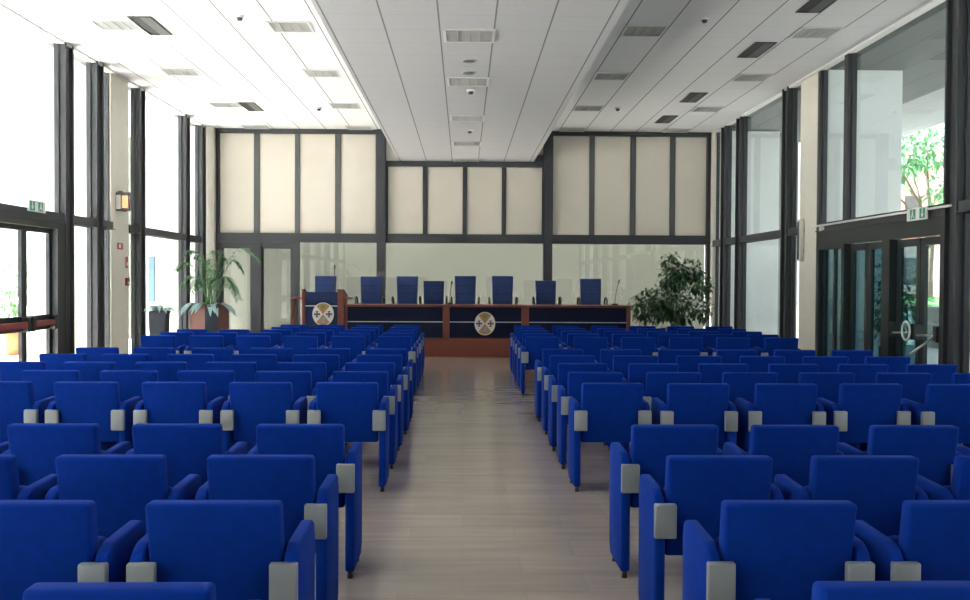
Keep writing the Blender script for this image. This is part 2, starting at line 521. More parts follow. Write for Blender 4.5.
# ---- right doors (dark frames)
def door_leaf(root, side, y0, y1, gm, z1=2.05, stile=0.10, bar=True, red=False):
    X = (XL if side < 0 else XR) - (-side) * 0.02
    bm = bmesh.new()
    xa, xb = X - 0.025, X + 0.025
    box(bm, xa, xb, y0, y0 + stile, 0.01, z1); box(bm, xa, xb, y1 - stile, y1, 0.01, z1)
    box(bm, xa, xb, y0 + stile, y1 - stile, 0.01, 0.18); box(bm, xa, xb, y0 + stile, y1 - stile, z1 - stile, z1)
    if red: box(bm, xa, xb, y0 + stile, y1 - stile, 0.74, 0.95)
    lf = mesh_obj('door_leaf', bm, DOORST, root)
    bm = bmesh.new(); box(bm, X - 0.004, X + 0.004, y0 + stile, y1 - stile, 0.18, z1 - stile)
    mesh_obj('pane', bm, gm, lf)
    if bar:
        inn = X + (-side) * 0.11
        bm = bmesh.new()
        if red:
            box(bm, inn - 0.022, inn + 0.022, y0 + 0.12, y1 - 0.12, 0.80, 0.88)
        else:
            tube(bm, [(inn, y0 + 0.06, 0.83), (inn, y1 - 0.04, 0.80)], 0.014, 10)
        pb = mesh_obj('push_bar', bm, REDP if red else SILVER, lf)
        bm = bmesh.new()
        for yy in (y0 + 0.03, y1 - 0.10):
            xs = sorted((X + (-side) * 0.025, inn + (-side) * 0.02))
            rbox(bm, xs[0], xs[1], yy, yy + 0.08, 0.74, 0.94, 0.01, 2)
        mesh_obj('bar_bracket', bm, BLACK, lf)
    return lf

def dstruct(name, label):
    o = bpy.data.objects.new(name, None); COL.objects.link(o); o['kind'] = 'structure'; o['label'] = label
    return o

bm = bmesh.new()
for a, b in ((11.42, 11.52), (12.90, 13.14), (14.46, 14.56), (15.50, 15.60)):
    box(bm, XR - 0.10, XR + 0.06, a, b, 0, 2.29)
box(bm, XR - 0.10, XR + 0.06, 11.52, 12.90, 2.06, 2.29); box(bm, XR - 0.10, XR + 0.06, 13.14, 14.46, 2.06, 2.29); box(bm, XR - 0.10, XR + 0.06, 14.56, 15.50, 2.0, 2.29)
struct('trim_3', bm, DOORST)
d2 = dstruct('door_1', 'dark framed glass double door nearest the camera in the right wall')
l1 = door_leaf(d2, 1, 11.54, 12.20, GLASSC)
l2 = door_leaf(d2, 1, 12.22, 12.88, GLASSD)
ringp = [(XR - 0.14, 12.30 + 0.11 * math.cos(2 * PI * k / 28), 0.85 + 0.12 * math.sin(2 * PI * k / 28)) for k in range(28)]
bm = bmesh.new(); tube(bm, ringp, 0.014, 8, closed=True); mesh_obj('ring_handle', bm, WHITEP, l2)
bm = bmesh.new(); tube(bm, [(XR - 0.12, 11.62, 0.80), (XR - 0.30, 11.75, 0.62), (XR - 0.32, 11.80, 0.58)], 0.014, 8); mesh_obj('arm_bar', bm, SILVER, l1)
d3 = dstruct('door_2', 'dark tinted glass double door beside the right column')
door_leaf(d3, 1, 13.16, 13.80, GLASSD, bar=False); door_leaf(d3, 1, 13.82, 14.44, GLASSD, bar=False)
bm = bmesh.new(); box(bm, XR - 0.03, XR + 0.02, 14.56, 14.62, 0, 2.0); box(bm, XR - 0.03, XR + 0.02, 14.99, 15.05, 0, 2.0); box(bm, XR - 0.03, XR + 0.02, 15.44, 15.5, 0, 2.0); box(bm, XR - 0.03, XR + 0.02, 14.62, 15.44, 0, 0.1)
wf = struct('window_30', bm, DOORST)
for a, b in ((14.62, 14.99), (15.05, 15.44)):
    bm = bmesh.new(); box(bm, XR - 0.009, XR - 0.001, a, b, 0.1, 2.0); mesh_obj('pane', bm, GLASSD, wf)
# white conduit along the header
bm = bmesh.new(); tube(bm, [(XR - 0.14, 11.2, 2.385), (XR - 0.14, 15.7, 2.385)], 0.016, 8)
box(bm, XR - 0.15, XR - 0.05, 15.3, 15.36, 2.30, 2.37)
struct('trim_4', bm, WHITEP)

# ---- left doors
bm = bmesh.new()
for a, b in ((14.10, 14.37), (10.93, 11.05)):
    box(bm, XL - 0.06, XL + 0.10, a, b, 0, 2.29)
box(bm, XL - 0.06, XL + 0.10, 11.05, 14.10, 2.19, 2.29)
struct('trim_5', bm, DOORST)
dl = dstruct('door_3', 'glass double door with red push bars in the left wall')
door_leaf(dl, -1, 11.88, 13.23, GLASS, z1=2.19, stile=0.07, red=True)
door_leaf(dl, -1, 13.25, 14.10, GLASS, z1=2.19, stile=0.07, red=True)
dl2 = dstruct('door_4', 'narrow side leaf of the left glass door, cut by the frame')
door_leaf(dl2, -1, 11.06, 11.87, GLASS, z1=2.19, stile=0.07, bar=False)

# ---- back wall
YW = YB
bm = bmesh.new()
def bwb(x0, x1, z0, z1, d=0.16, back=0.06): box(bm, x0, x1, YW - d, YW + back, z0, z1)
bwb(-2.02, -1.82, 0, ZC - 0.001, 0.2); bwb(1.85, 2.06, 0, ZC - 0.001, 0.2)
struct('trim_50', bm, STEEL)
bm = bmesh.new()
bwb(-5.73, -2.02, 4.86, ZC - 0.001, 0.14); bwb(2.06, 5.77, 4.86, ZC - 0.001, 0.14)
bwb(-1.82, 1.85, 4.12, ZS + 0.0 - 0.001, 0.14)
bwb(-5.73, -2.02, 2.34, 2.55, 0.14); bwb(-1.82, 1.85, 2.34, 2.55, 0.14); bwb(2.06, 5.77, 2.34, 2.55, 0.14)
struct('trim_51', bm, STEEL)
bm = bmesh.new()
bwb(-5.73, -5.63, 0, 2.34, 0.12); bwb(-5.73, -5.68, 2.55, 4.86, 0.12); bwb(-4.91, -4.70, 0, 2.34, 0.12); bwb(-3.98, -3.83, 0, 2.34, 0.12)
bwb(-5.63, -4.91, 2.24, 2.34, 0.10); bwb(-4.70, -3.98, 2.24, 2.34, 0.10)
bwb(5.79 - 0.02, 5.87 - 0.10, 0, 4.86, 0.12) if False else bwb(5.69, 5.77, 0, 4.86, 0.12)
bwb(-3.83, -2.02, 0, 0.1, 0.1); bwb(2.06, 5.69, 0, 0.1, 0.1); bwb(-1.82, 1.85, 0, 0.1, 0.1)
bwb(1.62, 1.85, ZS, ZS + 0.16, 0.14)
struct('trim_52', bm, STEEL)
# solid wall behind the cream panels
sbox('wall_back', PLASTER, XL, XR, YW + 0.02, YW + 0.14, 2.40, ZC + 0.1)
def panel_window(name, spans, z0, z1, stripm, ends):
    bm = bmesh.new()
    e = [ends[0]] + [v for s_ in spans for v in s_] + [ends[1]]
    for i in range(0, len(e), 2):
        if e[i + 1] - e[i] > 0.01: box(bm, e[i], e[i + 1], YW - 0.06, YW + 0.02, z0, z1)
    fr = struct(name, bm, stripm)
    for a, b in spans:
        b2 = bmesh.new(); rbox(b2, a, b, YW - 0.035, YW + 0.015, z0, z1, 0.006, 1)
        mesh_obj('panel', b2, CREAM, fr)
    return fr
panel_window('window_31', [(-5.66, -4.88), (-4.75, -3.93), (-3.82, -3.00), (-2.87, -2.06)], 2.551, 4.859, STRIP, (-5.68, -2.02))
panel_window('window_32', [(-1.77, -0.96), (-0.85, -0.03), (0.07, 0.88), (0.98, 1.82)], 2.551, 4.119, STEEL, (-1.82, 1.85))
panel_window('window_33', [(2.08, 2.93), (3.05, 3.89), (4.02, 4.82), (4.95, 5.68)], 2.551, 4.859, STRIP, (2.06, 5.69))
# lower glazing of the back wall
bm = bmesh.new(); box(bm, -3.83, -2.02, YW - 0.01, YW, 0.1, 2.34); struct('window_34', bm, GLASSB)
bm = bmesh.new(); box(bm, -1.82, 1.85, YW - 0.01, YW, 0.1, 2.34); struct('window_35', bm, GLASSB)
bm = bmesh.new(); box(bm, 2.06, 5.69, YW - 0.01, YW, 0.1, 2.34); struct('window_36', bm, GLASSB)
for n_, a, b in ((5, -5.63, -4.91), (6, -4.70, -3.98)):
    bm = bmesh.new(); z1 = 2.24; s_ = 0.05
    box(bm, a, a + s_, YW - 0.05, YW, 0.01, z1); box(bm, b - s_, b, YW - 0.05, YW, 0.01, z1)
    box(bm, a + s_, b - s_, YW - 0.05, YW, 0.01, 0.12); box(bm, a + s_, b - s_, YW - 0.05, YW, z1 - s_, z1)
    dd = struct('door_%d' % n_, bm, STEEL)
    bm = bmesh.new(); box(bm, a + s_, b - s_, YW - 0.028, YW - 0.02, 0.12, z1 - s_); mesh_obj('pane', bm, GLASSB, dd)
    bm = bmesh.new(); tube(bm, [(b - 0.03, YW - 0.09, 1.0), (b - 0.03, YW - 0.09, 1.14)], 0.01, 8); box(bm, b - 0.04, b - 0.02, YW - 0.09, YW - 0.05, 1.06, 1.08); mesh_obj('door_handle', bm, BLACK, dd)

# ---- outdoors
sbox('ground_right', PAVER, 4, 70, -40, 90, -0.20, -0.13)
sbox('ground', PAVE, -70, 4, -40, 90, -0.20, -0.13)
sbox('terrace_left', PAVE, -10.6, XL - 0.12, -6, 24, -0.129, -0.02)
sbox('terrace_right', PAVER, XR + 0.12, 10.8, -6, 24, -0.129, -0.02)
sbox('sun_blocker_left', SOFFITOUT, -10.2, XL - 0.26, -6, 24, 4.98, 5.3)  # overhang added on the left, sized to keep sun out of the hall
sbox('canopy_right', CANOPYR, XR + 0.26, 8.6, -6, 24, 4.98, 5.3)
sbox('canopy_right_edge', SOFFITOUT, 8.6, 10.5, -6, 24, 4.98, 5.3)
sbox('wall_passage', OUTWALL, -8.5, 8.5, 24.3, 24.5, -0.13, 5.2)
for side in (-1, 1):
    for y0 in (9.0, 2.0):
        column('outdoor_fin', side, y0, y0 + 0.8, d=-0.08)

# ---------------------------------------------------------------- ceiling fittings
def ceiling_lamp_parts(root, w=0.58, l=0.56):
    bm = bmesh.new(); b = 0.03
    box(bm, -w / 2, w / 2, -l / 2, -l / 2 + b, -0.016, -0.001); box(bm, -w / 2, w / 2, l / 2 - b, l / 2, -0.016, -0.001)
    box(bm, -w / 2, -w / 2 + b, -l / 2 + b, l / 2 - b, -0.016, -0.001); box(bm, w / 2 - b, w / 2, -l / 2 + b, l / 2 - b, -0.016, -0.001)
    mesh_obj('frame', bm, LAMPW, root)
    bm = bmesh.new()
    for k in range(3):
        x = -w / 2 + b + (w - 2 * b) * (k + 1) / 4
        box(bm, x - 0.004, x + 0.004, -l / 2 + b, l / 2 - b, -0.014, -0.004)
    for k in range(10):
        y = -l / 2 + b + (l - 2 * b) * (k + 0.5) / 10
        box(bm, -w / 2 + b, w / 2 - b, y - 0.003, y + 0.003, -0.012, -0.004)
    box(bm, -w / 2 + b, w / 2 - b, -l / 2 + b, l / 2 - b, -0.004, -0.001)
    mesh_obj('louver', bm, LOUV, root)
lamp0 = None
rowsY = [13.36, 16.32, 19.35, 22.1]
rown = ['nearest the camera', 'second from the camera', 'third from the camera', 'at the back wall']
LZ = ZC - 0.052
for ci, (cx, cn) in enumerate(((-2.40, 'left of the soffit'), (2.49, 'right of the soffit'), (-4.78, 'beside the left windows'), (4.90, 'beside the right windows'))):
    for k, y in enumerate(rowsY):
        lab = 'square recessed ceiling lamp %s, %s' % (cn, rown[k])
        # the unit sits in the tile grid, its frame just proud of the tiles
        if lamp0 is None:
            lamp0 = thing('ceiling_lamp', lab, 'ceiling lamp', (cx, y, ZC), 0, 'square recessed lamps in the tiled ceiling')
            ceiling_lamp_parts(lamp0)
        else:
            dup(lamp0, (cx, y, ZC), label=lab)
for k, y in enumerate((11.35 - 0.45, 13.4, 16.4, 19.4, 22.15)):
    nm = ('first', 'second', 'third', 'fourth', 'fifth')[k]
    dup(lamp0, (0.05, y, ZS), label='square recessed lamp in the lowered soffit, %s from the camera' % nm, group='lamps along the middle of the soffit')

vent0 = None
def vent_parts(root, w=0.32, l=0.94):
    bm = bmesh.new(); b = 0.02
    box(bm, -w / 2, w / 2, -l / 2, -l / 2 + b, -0.012, -0.001); box(bm, -w / 2, w / 2, l / 2 - b, l / 2, -0.012, -0.001)
    box(bm, -w / 2, -w / 2 + b, -l / 2 + b, l / 2 - b, -0.012, -0.001); box(bm, w / 2 - b, w / 2, -l / 2 + b, l / 2 - b, -0.012, -0.001)
    box(bm, -w / 2 + b, w / 2 - b, -l / 2 + b, l / 2 - b, -0.004, -0.001)
    mesh_obj('frame', bm, VENT, root)
    bm = bmesh.new()
    for x in (0.0, 0.035, 0.07, 0.105):
        prism(bm, [(x, -0.011), (x + 0.022, -0.011), (x + 0.030, -0.0045), (x + 0.008, -0.0045)], 'y', -l / 2 + b, l / 2 - b)
    mesh_obj('blade', bm, VENTL, root)
for (x, y, lab) in ((-4.33, 13.4, 'dark slot air vent in the ceiling above the left windows, nearer one'), (-4.30, 19.55, 'dark slot air vent in the ceiling above the left windows, farther one'),
                    (4.42, 11.9, 'dark slot air vent on the right, cut by the top of the photo'), (4.38, 14.4, 'dark slot air vent on the right, second from the camera'),
                    (4.33, 18.15, 'dark slot air vent on the right, third from the camera'), (4.33, 20.6, 'dark slot air vent on the right, nearest the back wall')):
    if vent0 is None:
        vent0 = thing('air_vent', lab, 'air vent', (x, y, ZC), 0, 'dark slot vents in the side ceilings'); vent_parts(vent0)
    else: dup(vent0, (x, y, ZC), label=lab)
# smoke detectors: little base and a downlight bracket
def detector(x, y, z, lab, first=[None]):
    if first[0] is None:
        t = thing('smoke_detector', lab, 'smoke detector', (x, y, z), 0, 'small white smoke detectors on the ceiling')
        bm = bmesh.new(); cyl(bm, (0, 0, -0.03), 0.055, 0.06, 0.03, 20); mesh_obj('base', bm, WHITEP, t)
        bm = bmesh.new(); cyl(bm, (0, 0, -0.065), 0.028, 0.042, 0.035, 20); mesh_obj('sensor_head', bm, STRIP, t)
        first[0] = t
    else: dup(first[0], (x, y, z), label=lab)
detector(-2.98, 12.85, ZC, 'small smoke detector on the left ceiling, nearer the camera')
detector(-2.95, 19.6, ZC, 'small smoke detector on the left ceiling, nearer the back wall')
detector(3.17, 12.7, ZC, 'small smoke detector on the right ceiling, nearer the camera')
detector(3.08, 19.3, ZC, 'small smoke detector on the right ceiling, nearer the back wall')
detector(0.09, 14.0, ZS, 'small smoke detector in the middle of the soffit')
detector(0.10, 17.7, ZS, 'smoke detector in the middle of the soffit, beyond the third lamp')
sp0 = None
for y, lab in ((12.15, 'round flush downlight in the soffit, nearer the camera'), (12.85, 'round flush downlight in the soffit, farther from the camera')):
    if sp0 is None:
        sp0 = thing('downlight', lab, 'downlight', (0.055, y, ZS), 0, 'round downlights in the soffit')
        bm = bmesh.new()
        prev = None
        cyl(bm, (0, 0, -0.008), 0.10, 0.105, 0.008, 32); mesh_obj('rim', bm, LOUV, sp0)
        bm = bmesh.new(); cyl(bm, (0, 0, -0.012), 0.078, 0.078, 0.004, 32); mesh_obj('lens', bm, VENTL, sp0)
    else: dup(sp0, (0.055, y, ZS), label=lab)

# ---------------------------------------------------------------- auditorium armchairs
def armchair(label):
    t = thing('auditorium_armchair', label, 'armchair', (0, 0, 0), 0, 'blue armchairs facing the stage')
    bm = bmesh.new(); rbox(bm, -0.2135, 0.2135, 0.0, 0.075, 0.335, 0.760, 0.015, 3, shear_y=0.085, taper=0.985)
    mesh_obj('backrest', bm, BLUE, t, smooth_angle=50)
    bm = bmesh.new(); rbox(bm, -0.195, 0.195, 0.165, 0.255, 0.35, 0.60, 0.03, 3, shear_y=0.03)
    mesh_obj('seat', bm, BLUE, t, smooth_angle=50)
    for s_ in (-1, 1):
        xa, xb = sorted((s_ * 0.222, s_ * 0.267))
        bm = bmesh.new()
        prof = [(0.020, 0.045), (0.030, 0.033), (0.345, 0.033), (0.385, 0.085), (0.390, 0.560), (0.375, 0.610), (0.345, 0.625), (0.085, 0.618), (0.040, 0.597), (0.018, 0.565)]
        prism(bm, prof, 'x', xa, xb, 0.010, 2)
        mesh_obj('armrest', bm, BLUE, t, smooth_angle=50)
        xa, xb = sorted((s_ * 0.180, s_ * 0.2685))
        bm = bmesh.new(); rbox(bm, xa, xb, -0.004, 0.030, 0.430, 0.570, 0.006, 2)
        mesh_obj('bracket', bm, ALU, t, smooth_angle=50)
        for y in (0.045, 0.33):
            bm = bmesh.new(); cyl(bm, (s_ * 0.2445, y, 0.0), 0.015, 0.012, 0.034, 12)
            mesh_obj('foot', bm, BLACK, t)
    return t
ROWS = [15.285, 14.512, 13.739, 12.966, 12.193, 10.016, 9.175, 8.298, 7.498, 6.689, 4.74, 3.90, 3.095, 2.251]
ORD = ['first', 'second', 'third', 'fourth', 'fifth', 'sixth', 'seventh', 'eighth', 'ninth', 'tenth', 'eleventh', 'twelfth', 'thirteenth', 'fourteenth']
SEAT = ['seat beside the aisle', 'second seat from the aisle', 'third seat from the aisle', 'fourth seat from the aisle', 'fifth seat from the aisle', 'sixth seat from the aisle']
NCOL = {10: 4, 11: 3, 12: 3, 13: 2, 9: 5, 8: 6}
chair0 = None
for ri, y in enumerate(ROWS):
    for side in (-1, 1):
        n = NCOL.get(ri, 6)
        if side < 0 and ri in (0, 1): n = 4
        if side > 0 and ri == 9: n = 6
        for c in range(n):
            blk = 0 if ri < 5 else (1 if ri < 10 else 2)
            if side < 0: x = (-0.895 + 0.007 * ri, -0.80, -0.792)[blk] - (0.594, 0.597, 0.600)[blk] * c
            else: x = (1.025 - 0.006 * ri, 1.038, 1.036)[blk] + (0.612, 0.610, 0.598)[blk] * c
            lab = 'blue armchair %s of the aisle, %s row from the stage, %s' % ('left' if side < 0 else 'right', ORD[ri], SEAT[c])
            loc = (x + random.uniform(-0.006, 0.006), y - 0.065 + random.uniform(-0.012, 0.012), 0)
            if ri >= 10: loc = (x + ((-0.006, -0.022, 0.0, 0.0)[ri - 10] if side < 0 else (0.014, 0.010, 0.020, 0.012)[ri - 10]), y - 0.06, 0)
            rz = R(random.uniform(-0.6, 0.6))
            if chair0 is None:
                chair0 = armchair(lab); chair0.location = loc; chair0.rotation_euler = (0, 0, rz)
            else:
                dup(chair0, loc, rz, lab)

# ---------------------------------------------------------------- stage
bm = bmesh.new(); rbox(bm, -3.75, 3.75, 18.46, 21.9, 0.0, 0.335, 0.01, 1)
stage = tag(mesh_obj('stage_platform', bm, WOODR), 'low reddish brown wooden stage platform across the back of the hall', 'stage platform')
ZP = 0.335

def emblem(parent, cx, y, cz, rx, rz):
    bm = bmesh.new()
    pts = [(cx + rx * math.cos(2 * PI * k / 36), cz + rz * math.sin(2 * PI * k / 36)) for k in range(36)]
    prism(bm, pts, 'y', y - 0.022, y)
    e = mesh_obj('emblem', bm, EMW, parent); e['label'] = 'oval crest, white with orange quarters, dark crosses, green tree and cyan mark'
    def wedge(a0, a1, m, name, k0=0.93):
        b2 = bmesh.new()
        pp = [(cx, cz)] + [(cx + rx * k0 * math.cos(R(a0 + (a1 - a0) * i / 10)), cz + rz * k0 * math.sin(R(a0 + (a1 - a0) * i / 10))) for i in range(11)]
        prism(b2, pp, 'y', y - 0.027, y - 0.0225); mesh_obj(name, b2, m, e)
    wedge(48, 132, EMO, 'orange_quarter'); wedge(228, 312, EMO, 'orange_quarter')
    for s_ in (-1, 1):
        b2 = bmesh.new(); q = cx + s_ * rx * 0.56
        box(b2, q - rx * 0.07, q + rx * 0.07, y - 0.027, y - 0.0225, cz - rz * 0.24, cz + rz * 0.24)
        box(b2, q - rx * 0.25, q - rx * 0.07, y - 0.027, y - 0.0225, cz - rz * 0.07, cz + rz * 0.07)
        box(b2, q + rx * 0.07, q + rx * 0.25, y - 0.027, y - 0.0225, cz - rz * 0.07, cz + rz * 0.07)
        for dx in (-1, 1):
            box(b2, q + dx * rx * 0.25 - rx * 0.03, q + dx * rx * 0.25 + rx * 0.03, y - 0.027, y - 0.0225, cz - rz * 0.12, cz + rz * 0.12)
        for dz in (-1, 1):
            box(b2, q - rx * 0.14, q + rx * 0.14, y - 0.027, y - 0.0225, cz + dz * rz * 0.24 - rz * 0.03, cz + dz * rz * 0.24 + rz * 0.03)
        mesh_obj('cross', b2, EMK, e)
    b2 = bmesh.new()
    prism(b2, [(cx - rx * 0.04, cz + rz * 0.28), (cx + rx * 0.04, cz + rz * 0.28), (cx + rx * 0.05, cz + rz * 0.5), (cx + rx * 0.26, cz + rz * 0.52), (cx + rx * 0.2, cz + rz * 0.72), (cx, cz + rz * 0.86), (cx - rx * 0.2, cz + rz * 0.72), (cx - rx * 0.26, cz + rz * 0.52), (cx - rx * 0.05, cz + rz * 0.5)], 'y', y - 0.032, y - 0.0275)
    mesh_obj('pine_tree', b2, EMG, e)
    b2 = bmesh.new()
    prism(b2, [(cx - rx * 0.10, cz - rz * 0.70), (cx + rx * 0.22, cz - rz * 0.70), (cx + rx * 0.14, cz - rz * 0.62), (cx + rx * 0.14, cz - rz * 0.42), (cx + rx * 0.24, cz - rz * 0.34), (cx - rx * 0.16, cz - rz * 0.34), (cx - rx * 0.06, cz - rz * 0.42), (cx - rx * 0.06, cz - rz * 0.62)], 'y', y - 0.032, y - 0.0275)
    mesh_obj('capital', b2, EMC, e)

DY = 18.58
def desk(x0, x1, label, posts, crest=None):
    t = thing('conference_desk', label, 'desk', ((x0 + x1) / 2, DY, ZP), 0, 'conference desks on the stage')
    ox = (x0 + x1) / 2
    L, Rr = x0 - ox, x1 - ox
    a = L; b = Rr
    for p0, p1 in posts:
        bm = bmesh.new(); rbox(bm, p0 - ox, p1 - ox, -0.03, 0.70, 0.001, 0.66, 0.006, 1); mesh_obj('side_post', bm, WOODR, t)
    inner0 = max([L] + [p1 - ox for p0, p1 in posts if p1 - ox < 0]); inner1 = min([Rr] + [p0 - ox for p0, p1 in posts if p0 - ox > 0])
    bm = bmesh.new(); box(bm, inner0, inner1, 0.0, 0.03, 0.03, 0.62)
    mesh_obj('front_panel', bm, NAVY, t)
    bm = bmesh.new(); box(bm, inner0, inner1, -0.006, -0.0005, 0.325, 0.341); mesh_obj('metal_strip', bm, SILVER, t)
    bm = bmesh.new(); rbox(bm, inner0 + 0.0, inner1, -0.05, 0.72, 0.622, 0.662, 0.006, 1); mesh_obj('desktop', bm, WOODR, t)
    bm = bmesh.new(); box(bm, inner0, inner1, 0.005, 0.03, 0.001, 0.03); mesh_obj('plinth', bm, WOODR, t)
    if crest is not None: emblem(t, crest - ox, -0.008, 0.305, 0.20, 0.225)
    return t
desk(-2.28, -0.275, 'navy fronted conference desk between the podium and the crest desk', [(-2.28, -2.24), (-0.40, -0.275)])
desk(-0.27, 1.265, 'navy conference desk with the oval crest in the middle of the stage', [(1.125, 1.265)], crest=0.415)
desk(1.27, 3.245, 'navy fronted conference desk at the right end of the stage', [(3.165, 3.245)])

# podium
pd = thing('podium', 'wooden podium with blue front and oval crest at the left of the stage', 'podium', (-2.70, 18.52, ZP))
for s_, (a, b) in ((-1, (-0.41, -0.345)), (1, (0.275, 0.40))):
    bm = bmesh.new(); prism(bm, [(0.0, 0.001), (0.55, 0.001), (0.55, 0.80), (0.0, 0.93)], 'x', a, b, 0.006, 1); mesh_obj('side_post', bm, WOODR, pd)
    bm = bmesh.new(); prism(bm, [(-0.005, 0.931), (0.555, 0.802), (0.555, 0.825), (-0.005, 0.955)], 'x', a - 0.005, b + 0.005); mesh_obj('post_cap', bm, BLACK, pd)
bm = bmesh.new(); box(bm, -0.345, 0.275, 0.03, 0.06, 0.001, 0.90); mesh_obj('front_panel', bm, PODB, pd)
bm = bmesh.new(); box(bm, -0.345, 0.275, 0.022, 0.0295, 0.625, 0.641); mesh_obj('metal_strip', bm, SILVER, pd)
bm = bmesh.new(); prism(bm, [(0.065, 0.86), (0.54, 0.75), (0.54, 0.775), (0.065, 0.885)], 'x', -0.343, 0.273); mesh_obj('reading_top', bm, WOODR, pd)
for a, b in ((-0.62, -0.415), (0.405, 0.52)):
    bm = bmesh.new(); rbox(bm, a, b, 0.02, 0.45, 0.76, 0.80, 0.006, 1); w_ = mesh_obj('side_shelf', bm, WOODO, pd)
bm = bmesh.new(); box(bm, -0.60, -0.57, 0.04, 0.43, 0.001, 0.76); mesh_obj('shelf_leg', bm, WOODR, pd)
emblem(pd, -0.0, 0.021, 0.475, 0.205, 0.225)

# executive chairs behind the desks (facing the hall)
def exec_chair(label, x, top, y=19.85):
    t = thing('conference_chair', label, 'office chair', (x, y, ZP), 0, 'blue high-backed chairs behind the desks')
    bm = bmesh.new(); rbox(bm, -0.222, 0.222, 0.0, 0.07, 0.50, top - ZP, 0.02, 3, shear_y=-0.09, taper=0.90)
    bk = mesh_obj('backrest', bm, STAGEBLUE, t, smooth_angle=50)
    bm = bmesh.new()
    for z in (0.70, 0.86, 1.02):
        if z < top - ZP - 0.08: box(bm, -0.19, 0.19, -0.012 - 0.09 * (top - ZP - z) / (top - ZP - 0.5), -0.004 - 0.09 * (top - ZP - z) / (top - ZP - 0.5), z, z + 0.005)
    mesh_obj('seam', bm, NAVY, bk)
    bm = bmesh.new(); rbox(bm, -0.235, 0.235, -0.52, -0.04, 0.42, 0.50, 0.03, 3); mesh_obj('seat', bm, STAGEBLUE, t, smooth_angle=50)
    for s_ in (-1, 1):
        bm = bmesh.new()
        tube(bm, [(s_ * 0.235, -0.06, 0.46), (s_ * 0.275, -0.06, 0.66), (s_ * 0.28, -0.08, 0.76), (s_ * 0.28, -0.16, 0.79), (s_ * 0.28, -0.34, 0.79), (s_ * 0.28, -0.42, 0.75), (s_ * 0.27, -0.42, 0.60), (s_ * 0.225, -0.40, 0.46)], 0.018, 8)
        mesh_obj('armrest', bm, BLACK, t)
    bm = bmesh.new(); cyl(bm, (0, -0.27, 0.09), 0.03, 0.025, 0.34, 16); mesh_obj('gas_column', bm, BLACK, t)
    bm = bmesh.new()
    for k in range(5):
        a = 2 * PI * k / 5 + 0.3
        tube(bm, [(0, -0.27, 0.10), (0.27 * math.cos(a), -0.27 + 0.27 * math.sin(a), 0.06)], 0.02, 8, 0.014)
        cyl(bm, (0.27 * math.cos(a), -0.27 + 0.27 * math.sin(a), 0.0), 0.025, 0.025, 0.05, 12)
    mesh_obj('star_base', bm, BLACK, t)
    return t
for x, top, lab in ((-2.845, 1.55, 'blue high-backed chair standing behind the podium'), (-1.905, 1.545, 'blue high-backed chair in front of the dark left post, just right of the podium'),
                    (-1.16, 1.555, 'blue high-backed chair, second to the right of the podium'), (-0.615, 1.46, 'low-backed blue chair left of the crest desk'),
                    (0.035, 1.565, 'blue high-backed chair at the left half of the crest desk'), (0.805, 1.57, 'blue high-backed chair at the right half of the crest desk'),
                    (1.70, 1.48, 'low-backed blue chair in front of the dark right post'), (2.635, 1.525, 'blue chair at the right end of the stage, nearest the ficus')):
    low = top < 1.5
    exec_chair(lab, x * (1.03 if low else 1), top, 20.42 if low else 19.85)

mic0 = None
def mic(x, y, z, h, lean, lab):
    t = thing('gooseneck_microphone', lab, 'microphone', (x, y, z), 0, 'gooseneck microphones on the stage')
    bm = bmesh.new(); cyl(bm, (0, 0, 0), 0.075, 0.055, 0.035, 24); mesh_obj('base', bm, BLACK, t)
    bm = bmesh.new(); P_ = [(lean * (k / 8) ** 2, 0.04 * (k / 8) ** 2, 0.034 + (h - 0.1) * k / 8) for k in range(9)]; tube(bm, P_, 0.0075, 8); mesh_obj('gooseneck', bm, BLACK, t)
    e = P_[-1]; bm = bmesh.new(); tube(bm, [e, (e[0] + lean * 0.12, e[1], e[2] + 0.035), (e[0] + lean * 0.25, e[1], e[2] + 0.07)], 0.016, 10); mesh_obj('microphone_head', bm, BLACK, t)
mic(-2.53, 18.86, ZP + 0.85, 0.57, 0.0, 'thin gooseneck microphone rising from the podium')
mic(-0.27, 19.05, ZP + 0.662, 0.46, 0.03, 'gooseneck microphone at the left edge of the crest desk')
mic(3.02, 19.05, ZP + 0.662, 0.50, 0.07, 'gooseneck microphone at the right end of the desks')

# ---------------------------------------------------------------- plants indoors
random.seed(11)
pl = thing('palm_planter', 'potted palm in a chamfered brown wooden planter by the left windows', 'potted plant', (-3.98, 15.1, 0), R(-24))
def octo(h, c, z0, z1, grow=0.0):
    h += grow; c = c
    return [(-h + c, -h), (h - c, -h), (h, -h + c), (h, h - c), (h - c, h), (-h + c, h), (-h, h - c), (-h, -h + c)]
bm = bmesh.new(); prism(bm, octo(0.27, 0.13, 0, 1), 'z', 0.0, 1.06); planter = mesh_obj('planter_box', bm, WOODO, pl)
planter['label'] = 'brown wooden box with dark corner strips'
bm = bmesh.new()
h, c = 0.272, 0.13
for sx in (-1, 1):
    for sy in (-1, 1):
        p1 = Vector((sx * (h - c), sy * h, 0)); p2 = Vector((sx * h, sy * (h - c), 0)); n_ = Vector((sx, sy, 0)).normalized() * 0.006
        prism(bm, [(p1.x + n_.x * .2, p1.y + n_.y * .2), (p2.x + n_.x * .2, p2.y + n_.y * .2), (p2.x + n_.x, p2.y + n_.y), (p1.x + n_.x, p1.y + n_.y)], 'z', 0.0, 1.062)
mesh_obj('corner_strip', bm, POTD, planter)
bm = bmesh.new(); prism(bm, octo(0.24, 0.12, 0, 1), 'z', 1.062, 1.075); mesh_obj('soil', bm, SOIL, pl)
